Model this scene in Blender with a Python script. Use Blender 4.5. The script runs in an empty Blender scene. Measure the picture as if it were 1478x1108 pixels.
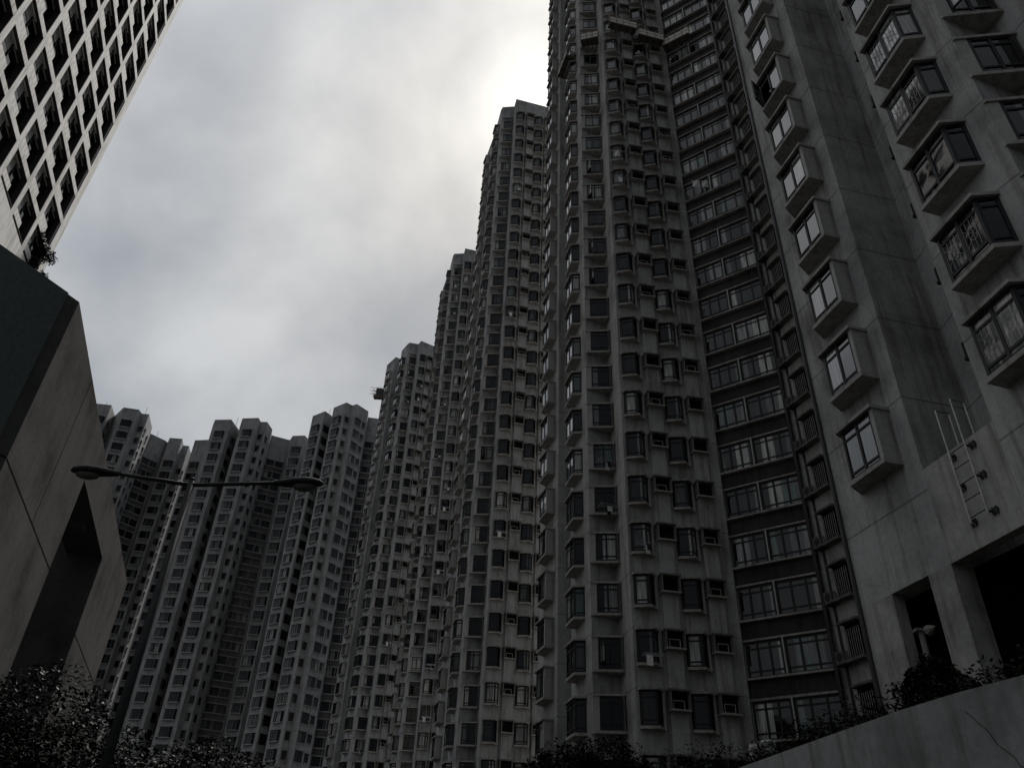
import bpy, math, random
from mathutils import Vector, Matrix
random.seed(7)
S = bpy.context.scene
COL = S.collection
rad = math.radians

# ------------------------------------------------------------------ camera
cam_d = bpy.data.cameras.new("camera"); cam = bpy.data.objects.new("camera", cam_d); COL.objects.link(cam)
cam_d.sensor_width = 36.0; cam_d.lens = 36.0 * 1130.0 / 1478.0
cam_d.clip_start = 0.1; cam_d.clip_end = 3000.0
EYE = Vector((0, 0, 1.6))
UP = Vector((75.0, 1618.0, -1130.0)).normalized()          # zenith in camera space
fw = (Vector((0, 0, -1)) - UP * Vector((0, 0, -1)).dot(UP)).normalized()
rt = fw.cross(UP)
cam.matrix_world = Matrix.Translation(EYE) @ Matrix((rt, fw, UP)).to_4x4()
S.camera = cam

# ------------------------------------------------------------------ light
SUN_DIR = Vector((0.02, 0.600, 0.800)).normalized()
SUN_EL = math.asin(SUN_DIR.z); SUN_AZ = math.atan2(SUN_DIR.x, SUN_DIR.y)
S.view_settings.view_transform = 'Standard'; S.view_settings.look = 'None'
S.view_settings.gamma = 1.0; S.view_settings.exposure = 0.0
S.view_settings.use_curve_mapping = False
W = bpy.data.worlds.new("World"); S.world = W; W.use_nodes = True
nt = W.node_tree; nt.nodes.clear()
def N(t, kind, **kw):
    n = t.nodes.new(kind)
    for k, v in kw.items(): setattr(n, k, v)
    return n
def ramp(t, stops, interp='LINEAR'):
    r = N(t, 'ShaderNodeValToRGB'); e = r.color_ramp.elements; r.color_ramp.interpolation = interp
    while len(e) > 1: e.remove(e[0])
    e[0].position = stops[0][0]; e[0].color = tuple(stops[0][1]) + (1,) if len(stops[0][1]) == 3 else stops[0][1]
    for p, c in stops[1:]:
        x = e.new(p); x.color = tuple(c) + (1,)
    return r
def g(v): return (v, v, v)
SKY_STRENGTH = 0.103
sky = N(nt, 'ShaderNodeTexSky', sky_type='NISHITA'); sky.sun_disc = False
sky.sun_elevation = SUN_EL; sky.sun_rotation = SUN_AZ; sky.air_density = 1.5; sky.dust_density = 4.0
tc = N(nt, 'ShaderNodeTexCoord')
dot = N(nt, 'ShaderNodeVectorMath', operation='DOT_PRODUCT'); dot.inputs[1].default_value = SUN_DIR
nt.links.new(tc.outputs['Generated'], dot.inputs[0])
# thin bright cloud around the sun, unseen sky behind the viewer dimmed to keep facades dark (1 = at the sun, 0 = opposite)
m01 = N(nt, 'ShaderNodeMapRange'); m01.inputs[1].default_value = -1; m01.inputs[2].default_value = 1
nt.links.new(dot.outputs['Value'], m01.inputs[0])
glow = ramp(nt, [(0.0, (0.34, 0.36, 0.39)), (0.45, (0.50, 0.53, 0.57)), (0.70, (1.4, 1.48, 1.58)), (0.85, (3.6, 3.80, 4.00)),
                 (0.93, (4.1, 4.28, 4.45)), (0.972, (4.3, 4.40, 4.50)), (0.989, (4.7, 4.74, 4.74)), (0.9965, (5.5, 5.45, 5.25)), (0.9985, (6.3, 6.2, 5.95)), (1.0, (8.6, 8.4, 7.9))])
nt.links.new(m01.outputs[0], glow.inputs[0])
sz = N(nt, 'ShaderNodeSeparateXYZ'); nt.links.new(tc.outputs['Generated'], sz.inputs[0])
zen = ramp(nt, [(0.0, g(0.0)), (0.3, g(0.12)), (0.6, g(0.38)), (0.78, g(0.85)), (0.88, g(1.9)), (1.0, (3.8, 3.9, 4.0))]); nt.links.new(sz.outputs['Z'], zen.inputs[0])
ad = N(nt, 'ShaderNodeMix', data_type='RGBA', blend_type='ADD'); ad.inputs[0].default_value = 1.0
lob = N(nt, 'ShaderNodeVectorMath', operation='DOT_PRODUCT'); lob.inputs[1].default_value = Vector((-0.80, -0.34, 0.50)).normalized()
nt.links.new(tc.outputs['Generated'], lob.inputs[0])          # unseen bright sky lobe added left behind the viewer to light the fronts
lobr = ramp(nt, [(0.0, g(0.0)), (0.45, g(0.0)), (0.72, (0.6, 0.62, 0.64)), (1.0, (2.05, 2.12, 2.2))]); nt.links.new(lob.outputs['Value'], lobr.inputs[0])
ad0 = N(nt, 'ShaderNodeMix', data_type='RGBA', blend_type='ADD'); ad0.inputs[0].default_value = 1.0
nt.links.new(glow.outputs[0], ad0.inputs[6]); nt.links.new(lobr.outputs[0], ad0.inputs[7])
nt.links.new(ad0.outputs[2], ad.inputs[6]); nt.links.new(zen.outputs[0], ad.inputs[7])
mp = N(nt, 'ShaderNodeMapping'); mp.inputs['Scale'].default_value = (1.0, 1.0, 1.25); mp.inputs['Location'].default_value = (3.1, 0.4, 0.2)
nt.links.new(tc.outputs['Generated'], mp.inputs[0])
n1 = N(nt, 'ShaderNodeTexNoise'); n1.inputs['Scale'].default_value = 3.4; n1.inputs['Detail'].default_value = 8; n1.inputs['Roughness'].default_value = 0.5; n1.inputs['Distortion'].default_value = 0.15
nt.links.new(mp.outputs[0], n1.inputs['Vector'])
n2w = N(nt, 'ShaderNodeTexNoise'); n2w.inputs['Scale'].default_value = 1.3; n2w.inputs['Detail'].default_value = 2; nt.links.new(mp.outputs[0], n2w.inputs['Vector'])
nmx = N(nt, 'ShaderNodeMix', data_type='FLOAT'); nmx.inputs[0].default_value = 0.35; nt.links.new(n1.outputs['Fac'], nmx.inputs[2]); nt.links.new(n2w.outputs['Fac'], nmx.inputs[3])
cl = ramp(nt, [(0.39, (0.74, 0.775, 0.82)), (0.46, (0.89, 0.91, 0.94)), (0.52, (1.05, 1.06, 1.07)), (0.60, (1.30, 1.295, 1.285))])
nt.links.new(nmx.outputs[0], cl.inputs[0])
mul = N(nt, 'ShaderNodeMix', data_type='RGBA', blend_type='MULTIPLY'); mul.inputs[0].default_value = 1.0
nt.links.new(ad.outputs[2], mul.inputs[6]); nt.links.new(cl.outputs[0], mul.inputs[7])
mx = N(nt, 'ShaderNodeMix', data_type='RGBA'); mx.inputs[0].default_value = 0.96
nt.links.new(sky.outputs[0], mx.inputs[6]); nt.links.new(mul.outputs[2], mx.inputs[7])
bg = N(nt, 'ShaderNodeBackground'); bg.inputs['Strength'].default_value = SKY_STRENGTH
wo = N(nt, 'ShaderNodeOutputWorld')
nt.links.new(mx.outputs[2], bg.inputs[0]); nt.links.new(bg.outputs[0], wo.inputs[0])
sun_d = bpy.data.lights.new("sun", 'SUN'); sun_d.energy = 5.0; sun_d.angle = rad(8); sun_d.color = (1, 0.965, 0.91)
sun = bpy.data.objects.new("sun", sun_d); COL.objects.link(sun)
sun.rotation_euler = SUN_DIR.to_track_quat('Z', 'Y').to_euler(); sun.location = (0, 0, 200)

# ------------------------------------------------------------------ materials
def mat(name):
    m = bpy.data.materials.new(name); m.use_nodes = True
    b = m.node_tree.nodes['Principled BSDF']
    return m, m.node_tree, b
def plain(name, c, rough=0.6, metal=0.0, spec=0.5):
    m, t, b = mat(name)
    n = N(t, 'ShaderNodeTexNoise'); n.inputs['Scale'].default_value = 9; n.inputs['Detail'].default_value = 5
    o = N(t, 'ShaderNodeTexCoord'); t.links.new(o.outputs['Object'], n.inputs['Vector'])
    r = ramp(t, [(0.3, [x * 0.75 for x in c]), (0.7, [min(1, x * 1.2) for x in c])])
    t.links.new(n.outputs['Fac'], r.inputs[0]); t.links.new(r.outputs[0], b.inputs['Base Color'])
    b.inputs['Roughness'].default_value = rough; b.inputs['Metallic'].default_value = metal
    b.inputs['Specular IOR Level'].default_value = spec
    return m
def concrete(name, c, joint=2.8, stain=0.55, jdark=0.55, streak=1.0, rough=0.85, jw=0.012, spec=0.08):
    """painted concrete with blotches, rain streaks and casting joints every storey"""
    m, t, b = mat(name); L = t.links
    o = N(t, 'ShaderNodeTexCoord')
    nb = N(t, 'ShaderNodeTexNoise'); nb.inputs['Scale'].default_value = 0.45; nb.inputs['Detail'].default_value = 6; nb.inputs['Roughness'].default_value = 0.6
    L.new(o.outputs['Object'], nb.inputs['Vector'])
    mp = N(t, 'ShaderNodeMapping'); mp.inputs['Scale'].default_value = (3.2, 3.2, 0.22); L.new(o.outputs['Object'], mp.inputs[0])
    ns = N(t, 'ShaderNodeTexNoise'); ns.inputs['Scale'].default_value = 1.0; ns.inputs['Detail'].default_value = 5; ns.inputs['Roughness'].default_value = 0.65
    L.new(mp.outputs[0], ns.inputs['Vector'])
    nf = N(t, 'ShaderNodeTexNoise'); nf.inputs['Scale'].default_value = 7; nf.inputs['Detail'].default_value = 8; nf.inputs['Roughness'].default_value = 0.7
    L.new(o.outputs['Object'], nf.inputs['Vector'])
    r1 = ramp(t, [(0.3, [x * stain for x in c]), (0.52, c), (0.75, [x * 1.15 for x in c])])
    L.new(nb.outputs['Fac'], r1.inputs[0])
    r2 = ramp(t, [(0.34, (0.62, 0.6, 0.57)), (0.5, (1, 1, 1)), (0.8, (1.08, 1.08, 1.08))]); L.new(ns.outputs['Fac'], r2.inputs[0])
    r3 = ramp(t, [(0.3, g(0.82)), (0.7, g(1.12))]); L.new(nf.outputs['Fac'], r3.inputs[0])
    a = N(t, 'ShaderNodeMix', data_type='RGBA', blend_type='MULTIPLY'); a.inputs[0].default_value = streak
    L.new(r1.outputs[0], a.inputs[6]); L.new(r2.outputs[0], a.inputs[7])
    a2 = N(t, 'ShaderNodeMix', data_type='RGBA', blend_type='MULTIPLY'); a2.inputs[0].default_value = 1
    L.new(a.outputs[2], a2.inputs[6]); L.new(r3.outputs[0], a2.inputs[7])
    out = a2.outputs[2]
    if joint:
        sp = N(t, 'ShaderNodeSeparateXYZ'); L.new(o.outputs['Object'], sp.inputs[0])
        dv = N(t, 'ShaderNodeMath', operation='DIVIDE'); dv.inputs[1].default_value = joint; L.new(sp.outputs['Z'], dv.inputs[0])
        fr = N(t, 'ShaderNodeMath', operation='FRACT'); L.new(dv.outputs[0], fr.inputs[0])
        w = jw
        rj = ramp(t, [(0.0, g(jdark)), (w * 0.6, g(jdark)), (w, g(1)), (1 - w, g(1)), (1 - w * .6, g(jdark))]); L.new(fr.outputs[0], rj.inputs[0])
        a3 = N(t, 'ShaderNodeMix', data_type='RGBA', blend_type='MULTIPLY'); a3.inputs[0].default_value = 1
        L.new(out, a3.inputs[6]); L.new(rj.outputs[0], a3.inputs[7]); out = a3.outputs[2]
    L.new(out, b.inputs['Base Color']); b.inputs['Roughness'].default_value = rough
    b.inputs['Specular IOR Level'].default_value = spec
    bp = N(t, 'ShaderNodeBump'); bp.inputs['Strength'].default_value = 0.25; bp.inputs['Distance'].default_value = 0.02
    L.new(nf.outputs['Fac'], bp.inputs['Height']); L.new(bp.outputs[0], b.inputs['Normal'])
    return m
def glass(name, stops, light_w=0.62, rough=0.04, ior=1.5):
    """window glass over rooms of differing darkness or drawn curtains, chosen per window and per light"""
    m, t, b = mat(name); L = t.links
    o = N(t, 'ShaderNodeTexCoord'); oi = N(t, 'ShaderNodeObjectInfo')
    sp = N(t, 'ShaderNodeSeparateXYZ'); L.new(o.outputs['Object'], sp.inputs[0])
    dv = N(t, 'ShaderNodeMath', operation='DIVIDE'); dv.inputs[1].default_value = light_w; L.new(sp.outputs['X'], dv.inputs[0])
    fl = N(t, 'ShaderNodeMath', operation='FLOOR'); L.new(dv.outputs[0], fl.inputs[0])
    ml = N(t, 'ShaderNodeMath', operation='MULTIPLY_ADD'); ml.inputs[1].default_value = 91.7; L.new(oi.outputs['Random'], ml.inputs[0]); L.new(fl.outputs[0], ml.inputs[2])
    wn = N(t, 'ShaderNodeTexWhiteNoise', noise_dimensions='1D'); L.new(ml.outputs[0], wn.inputs['W'])
    r = ramp(t, stops, 'CONSTANT'); L.new(wn.outputs['Value'], r.inputs[0])
    # curtain folds
    wv = N(t, 'ShaderNodeTexNoise'); mp = N(t, 'ShaderNodeMapping'); mp.inputs['Scale'].default_value = (22, 22, 0.8)
    L.new(o.outputs['Object'], mp.inputs[0]); L.new(mp.outputs[0], wv.inputs['Vector']); wv.inputs['Scale'].default_value = 1.0; wv.inputs['Detail'].default_value = 3
    rw = ramp(t, [(0.35, g(0.45)), (0.65, g(1.15))]); L.new(wv.outputs['Fac'], rw.inputs[0])
    a = N(t, 'ShaderNodeMix', data_type='RGBA', blend_type='MULTIPLY'); a.inputs[0].default_value = 1
    L.new(r.outputs[0], a.inputs[6]); L.new(rw.outputs[0], a.inputs[7])
    L.new(a.outputs[2], b.inputs['Base Color'])
    b.inputs['Roughness'].default_value = rough; b.inputs['IOR'].default_value = ior
    n = N(t, 'ShaderNodeTexNoise'); n.inputs['Scale'].default_value = 1.6; n.inputs['Detail'].default_value = 1; L.new(o.outputs['Object'], n.inputs['Vector'])
    bp = N(t, 'ShaderNodeBump'); bp.inputs['Strength'].default_value = 0.06; bp.inputs['Distance'].default_value = 0.05
    L.new(n.outputs['Fac'], bp.inputs['Height']); L.new(bp.outputs[0], b.inputs['Normal'])
    return m
M = {}
M['conc'] = concrete('weathered_concrete', (0.365, 0.365, 0.357))
M['concmid'] = concrete('painted_concrete', (0.325, 0.332, 0.335))
M['conc2'] = concrete('stained_concrete', (0.36, 0.355, 0.34), joint=None)
M['soffit'] = concrete('slab_concrete', (0.33, 0.32, 0.30), joint=None, stain=0.45)
M['farconc'] = concrete('far_painted_concrete', (0.325, 0.33, 0.335), stain=0.7)
M['fartrim'] = plain('far_painted_trim', (0.30, 0.305, 0.31), 0.85)
M['maroon'] = concrete('maroon_tile', (0.048, 0.042, 0.041), joint=None, rough=0.5)
M['frame'] = plain('dark_window_frame', (0.010, 0.010, 0.011), 0.55, spec=0.3)
M['glass'] = glass('window_glass', [(0.0, (0.002, 0.003, 0.004)), (0.46, (0.010, 0.013, 0.018)), (0.64, (0.07, 0.075, 0.075)), (0.74, (0.20, 0.205, 0.20)), (0.86, (0.42, 0.42, 0.40)), (0.96, (0.10, 0.14, 0.14))])
M['glassfar'] = glass('far_window_glass', [(0.0, (0.003, 0.004, 0.005)), (0.62, (0.015, 0.018, 0.02)), (0.8, (0.09, 0.095, 0.098)), (0.94, (0.3, 0.3, 0.29))], 0.66, 0.06)
M['glassliv'] = glass('living_room_glass', [(0.0, (0.002, 0.003, 0.004)), (0.34, (0.014, 0.018, 0.024)), (0.5, (0.12, 0.125, 0.125)), (0.7, (0.28, 0.285, 0.28)), (0.86, (0.5, 0.5, 0.48)), (0.95, (0.12, 0.17, 0.16))], 0.7)
M['glasscoat'] = glass('reflective_coated_glass', [(0.0, (0.003, 0.004, 0.005)), (0.4, (0.02, 0.024, 0.028)), (0.6, (0.15, 0.155, 0.155)), (0.8, (0.34, 0.34, 0.33))], 0.7, 0.03, 2.15)
M['glassdark'] = glass('unlit_room_glass', [(0.0, (0.004, 0.005, 0.006)), (0.7, (0.012, 0.013, 0.014))], 3.0)
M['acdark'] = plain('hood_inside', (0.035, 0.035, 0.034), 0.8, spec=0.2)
M['acwhite'] = plain('appliance_white', (0.33, 0.33, 0.315), 0.5)
M['pipe'] = plain('dark_pipe', (0.02, 0.02, 0.02), 0.45)
M['steel'] = plain('galvanised_steel', (0.42, 0.43, 0.43), 0.35, 0.85)
M['iron'] = plain('black_iron', (0.025, 0.025, 0.024), 0.6)
M['lamppaint'] = plain('lamp_grey_paint', (0.022, 0.023, 0.023), 0.6, spec=0.15)
M['lampglass'] = plain('lamp_bowl_plastic', (0.10, 0.10, 0.09), 0.3)
M['palewall'] = concrete('pale_precast_concrete', (0.72, 0.71, 0.69), joint=3.3, stain=0.85, jdark=0.75, jw=0.006)
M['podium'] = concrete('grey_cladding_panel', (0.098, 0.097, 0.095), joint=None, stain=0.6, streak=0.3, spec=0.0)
M['jointdark'] = plain('panel_joint', (0.02, 0.02, 0.02), 0.95, spec=0.0)
M['retain'] = concrete('rough_retaining_wall', (0.30, 0.302, 0.295), joint=None, stain=0.5)
M['signgreen'] = plain('dark_green_board', (0.075, 0.095, 0.092), 0.35)
M['signblack'] = plain('printed_black', (0.008, 0.008, 0.01), 0.35)
M['signmauve'] = plain('printed_mauve', (0.07, 0.055, 0.062), 0.35)
M['signline'] = plain('printed_grey_line', (0.075, 0.09, 0.088), 0.35)
M['asphalt'] = concrete('asphalt', (0.036, 0.036, 0.036), joint=None)
M['soil'] = plain('soil', (0.05, 0.04, 0.03), 0.95)
M['bark'] = plain('bark', (0.06, 0.05, 0.04), 0.9)
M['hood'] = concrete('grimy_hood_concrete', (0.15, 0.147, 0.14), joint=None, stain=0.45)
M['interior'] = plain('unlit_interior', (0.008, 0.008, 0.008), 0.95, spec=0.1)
M['greytile'] = concrete('grey_tile', (0.12, 0.12, 0.122), joint=None)
M['bamboo'] = plain('bamboo_pole', (0.16, 0.13, 0.08), 0.6)
M['netting'] = plain('scaffold_netting', (0.7, 0.69, 0.65), 0.8)
M['plank'] = plain('scaffold_plank', (0.10, 0.085, 0.065), 0.8)
M['stone'] = plain('pale_rough_stone', (0.33, 0.33, 0.32), 0.85)
M['cloth'] = plain('white_cloth', (0.6, 0.6, 0.58), 0.9)
M['clothblue'] = plain('blue_grey_cloth', (0.12, 0.15, 0.2), 0.9)
M['blind'] = plain('pale_blind_and_lit_strip', (0.42, 0.42, 0.40), 0.7)
def leafmat(name, c):
    m, t, b = mat(name); L = t.links
    o = N(t, 'ShaderNodeTexCoord'); n = N(t, 'ShaderNodeTexNoise'); n.inputs['Scale'].default_value = 2.2; n.inputs['Detail'].default_value = 4
    L.new(o.outputs['Object'], n.inputs['Vector'])
    r = ramp(t, [(0.3, [x * 0.55 for x in c]), (0.7, [x * 1.5 for x in c])]); L.new(n.outputs['Fac'], r.inputs[0])
    L.new(r.outputs[0], b.inputs['Base Color']); b.inputs['Roughness'].default_value = 0.5; b.inputs['Specular IOR Level'].default_value = 0.04
    return m
M['leaf'] = leafmat('glossy_leaf', (0.008, 0.012, 0.006))
M['leaf2'] = leafmat('hedge_leaf', (0.014, 0.019, 0.010))

# ------------------------------------------------------------------ mesh helpers
class MB:
    def __init__(s): s.v = []; s.f = []; s.m = []; s.mats = []
    def mi(s, m):
        if m not in s.mats: s.mats.append(m)
        return s.mats.index(m)
    def face(s, pts, m):
        b = len(s.v); s.v += [tuple(p) for p in pts]; s.f.append(tuple(range(b, b + len(pts)))); s.m.append(s.mi(m))
    def prism(s, poly, z0, z1, m, top=None, bottom=None, caps=True):
        """poly in plan, counter-clockwise or clockwise, extruded z0..z1"""
        n = len(poly); b = len(s.v); k = s.mi(m)
        area = sum(poly[i][0] * poly[(i + 1) % n][1] - poly[(i + 1) % n][0] * poly[i][1] for i in range(n))
        if area < 0: poly = poly[::-1]
        s.v += [(p[0], p[1], z0) for p in poly] + [(p[0], p[1], z1) for p in poly]
        for i in range(n):
            j = (i + 1) % n; s.f.append((b + i, b + j, b + n + j, b + n + i)); s.m.append(k)
        if caps:
            s.f.append(tuple(b + n + i for i in range(n))); s.m.append(s.mi(top or m))
            s.f.append(tuple(b + i for i in reversed(range(n)))); s.m.append(s.mi(bottom or m))
    def box(s, x0, x1, y0, y1, z0, z1, m): s.prism([(x0, y0), (x1, y0), (x1, y1), (x0, y1)], z0, z1, m)
    def bar(s, a, b, r, m, n=4, r2=None):
        a = Vector(a); b = Vector(b); d = (b - a).normalized(); r2 = r if r2 is None else r2
        h = Vector((0, 0, 1)) if abs(d.z) < 0.9 else Vector((1, 0, 0))
        u = d.cross(h).normalized(); w = d.cross(u); base = len(s.v); k = s.mi(m)
        off = math.pi / 4 if n == 4 else 0
        for p, rr in ((a, r), (b, r2)):
            for i in range(n):
                t = 2 * math.pi * i / n + off; s.v.append(tuple(p + (u * math.cos(t) + w * math.sin(t)) * rr))
        for i in range(n):
            j = (i + 1) % n; s.f.append((base + i, base + j, base + n + j, base + n + i)); s.m.append(k)
        s.f.append(tuple(base + i for i in reversed(range(n)))); s.m.append(k)
        s.f.append(tuple(base + n + i for i in range(n))); s.m.append(k)
    def wallframe(s, a, b, z0, z1, lights, m, t=0.05, dep=0.06, tr=(0.78, 0.14), y_in=0.0):
        """glazing bars on the vertical plane from plan point a to b (outside on the right-hand side of a->b)"""
        a = Vector((a[0], a[1])); b = Vector((b[0], b[1])); u = (b - a); Ln = u.length; u.normalize(); n = Vector((u.y, -u.x))
        def pl(x0, x1, zz0, zz1, d0=0.0, d1=dep):
            p = [a + u * x0 - n * d0, a + u * x1 - n * d0, a + u * x1 - n * d1, a + u * x0 - n * d1]
            s.prism([(q.x, q.y) for q in p], zz0, zz1, m)
        h = z1 - z0
        pl(0, Ln, z0, z0 + t); pl(0, Ln, z1 - t, z1)
        pl(0, t, z0 + t, z1 - t); pl(Ln - t, Ln, z0 + t, z1 - t)
        xs = [Ln * i / lights for i in range(lights + 1)]
        for x in xs[1:-1]: pl(x - t * .55, x + t * .55, z0 + t, z1 - t, 0.003)
        for f in tr:
            for i in range(lights):
                x0 = xs[i] + (t if i == 0 else t * .55); x1 = xs[i + 1] - (t if i == lights - 1 else t * .55)
                pl(x0, x1, z0 + h * f - t * .4, z0 + h * f + t * .4, 0.006)
    def pane(s, a, b, z0, z1, m, inset=0.035):
        a = Vector((a[0], a[1])); b = Vector((b[0], b[1])); u = (b - a).normalized(); n = Vector((u.y, -u.x))
        p = a - n * inset; q = b - n * inset
        s.face([(p.x, p.y, z0), (q.x, q.y, z0), (q.x, q.y, z1), (p.x, p.y, z1)], m)
    def mesh(s, name, smooth=False):
        me = bpy.data.meshes.new(name); me.from_pydata(s.v, [], s.f)
        for mm in s.mats: me.materials.append(M[mm])
        me.polygons.foreach_set('material_index', s.m)
        if smooth: me.polygons.foreach_set('use_smooth', [True] * len(s.f))
        me.update(); return me
def obj(name, me, parent=None, loc=(0, 0, 0), rz=0.0):
    if isinstance(me, MB): me = me.mesh(name)
    o = bpy.data.objects.new(name, me); COL.objects.link(o); o.location = loc; o.rotation_euler = (0, 0, rz)
    if parent is not None: o.parent = parent
    return o
def tag(o, label=None, cat=None, group=None, kind=None):
    if label: o['label'] = label
    if cat: o['category'] = cat
    if group: o['group'] = group
    if kind: o['kind'] = kind
    return o
def thing(name, label, cat, loc=(0, 0, 0), rz=0.0, group=None):
    return tag(obj(name, None, None, loc, rz), label, cat, group)
def place(parent, name, meshes, loc, rz, panes=('pane',)):
    """one part with its sub-parts: meshes = (part mesh, [(sub name, sub mesh), ...])"""
    o = obj(name, meshes[0], parent, loc, rz)
    for sn, sm in meshes[1]: obj(sn, sm, o)
    return o

# ------------------------------------------------------------------ window kinds (x along the wall, -y outwards, z = 0 at mid height)
H = 1.56
def slabs(mb, poly, m='soffit', grow=0.05, t=0.13, h=H):
    c = Vector((sum(p[0] for p in poly) / len(poly), 0.0))
    q = []
    for p in poly:
        x = p[0] + math.copysign(grow, p[0] - c.x); y = p[1] - (grow if p[1] < -0.02 else 0)
        q.append((x, y if p[1] < -0.02 else 0.02))
    mb.prism(q, -h / 2 - t, -h / 2, m)
    q = [(x + math.copysign(.03, x - c.x), y - (.07 if y < 0 else 0)) for x, y in q]; mb.prism(q, h / 2, h / 2 + t * .8, m)
def make_box_bay():
    A, B, C, D = (-1.05, 0), (-0.70, -0.54), (0.70, -0.54), (0.70, 0)
    mb = MB(); slabs(mb, [A, B, C, D])
    mb.prism([(0.60, -0.56), (0.735, -0.56), (0.735, 0.02), (0.60, 0.02)], -H / 2, H / 2, 'conc2')
    mb.wallframe(B, (0.60, -0.54), -H / 2, H / 2, 2, 'frame', t=0.075, tr=(0.80, 0.12)); mb.wallframe((-1.0, 0.0), B, -H / 2, H / 2, 1, 'frame')
    p = MB(); p.pane(B, (0.62, -0.54), -H / 2, H / 2, 'glasscoat'); p.pane(A, B, -H / 2, H / 2, 'glasscoat')
    return mb.mesh('box_bay_window'), [('pane', p.mesh('pane'))]
def make_open_bay():
    """the same bay with its left casement swung out"""
    A, B, C, D = (-1.05, 0), (-0.70, -0.54), (0.70, -0.54), (0.70, 0)
    mb = MB(); slabs(mb, [A, B, C, D])
    mb.prism([(0.60, -0.56), (0.735, -0.56), (0.735, 0.02), (0.60, 0.02)], -H / 2, H / 2, 'conc2')
    mb.wallframe(B, (0.60, -0.54), -H / 2, H / 2, 2, 'frame', t=0.075, tr=(0.80,)); mb.wallframe((-1.0, 0.0), B, -H / 2, H / 2, 1, 'frame')
    p = MB(); p.pane((-0.05, -0.54), (0.62, -0.54), -H / 2, H / 2, 'glasscoat'); p.pane(A, B, -H / 2, H / 2, 'glasscoat'); p.pane(B, (-0.05, -0.54), -H / 2 + .02, H / 2, 'glassdark', 0.2)
    q = MB(); q.wallframe((-0.70, -0.58), (-0.42, -1.1), -H / 2 + .05, H / 2 - .34, 1, 'frame', t=0.05, tr=()); q.pane((-0.70, -0.58), (-0.42, -1.1), -H / 2 + .05, H / 2 - .34, 'glasscoat', 0.02)
    return mb.mesh('box_bay_window'), [('pane', p.mesh('pane')), ('open_sash', q.mesh('open_sash'))]
def make_corner_bay(wide=1.0):
    A, B, C, D = (-0.78, 0), (-0.72, -0.52), (0.70, -0.52), (0.92, 0)
    mb = MB(); slabs(mb, [A, B, C, D])
    mb.wallframe(B, C, -H / 2, H / 2, 2, 'frame', t=0.085, tr=(0.80, 0.15)); mb.wallframe(C, D, -H / 2, H / 2, 1, 'frame', t=0.085, tr=(0.82, 0.14)); mb.wallframe(A, B, -H / 2, H / 2, 1, 'conc2', tr=())
    p = MB(); p.pane(B, C, -H / 2, H / 2, 'glasscoat'); p.pane(C, D, -H / 2, H / 2, 'glass'); p.pane(A, B, -H / 2, H / 2, 'conc2', .02)
    return mb.mesh('corner_bay_window'), [('pane', p.mesh('pane'))]
def make_grilled_bay():
    me, subs = make_corner_bay(); q = MB()
    for x0, x1 in ((-0.62, -0.08), (0.06, 0.60)):
        for i in range(5): x = x0 + (x1 - x0) * i / 4; q.bar((x, -0.505, -H / 2 + .3), (x, -0.505, H / 2 - .36), .007, 'acwhite')
        zc_ = -.03; c = (x0 + x1) / 2; pts = [(c + .13 * math.cos(t * math.pi / 6), -0.51, zc_ + .2 * math.sin(t * math.pi / 6)) for t in range(13)]
        for a, b in zip(pts[:-1], pts[1:]): q.bar(a, b, .008, 'acwhite')
        for a, b in (((x0, -.507, -.3), (x1, -.507, .25)), ((x1, -.507, -.3), (x0, -.507, .25))): q.bar(a, b, .006, 'acwhite')
    return me, subs + [('grille', q.mesh('grille'))]
def make_angled_bay():
    A, B, C, D = (-0.56, 0), (-0.53, -0.16), (0.16, -0.46), (0.50, -0.12)
    mb = MB(); slabs(mb, [A, B, C, D, (0.50, 0)], grow=0.045)
    mb.wallframe(B, C, -H / 2, H / 2, 1, 'frame', t=0.085, tr=(0.80, 0.16)); mb.wallframe(C, D, -H / 2, H / 2, 1, 'frame', t=0.075, tr=(0.80, 0.16))
    mb.prism([(0.505, -0.2), (0.62, -0.2), (0.62, 0.02), (0.505, 0.02)], -H / 2 - .13, H / 2 + .1, 'conc2')
    p = MB(); p.pane(B, C, -H / 2, H / 2, 'glass'); p.pane(C, D, -H / 2, H / 2, 'glass'); p.pane(A, B, -H / 2, H / 2, 'frame', .01)
    return mb.mesh('angled_bay_window'), [('pane', p.mesh('pane'))]
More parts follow.
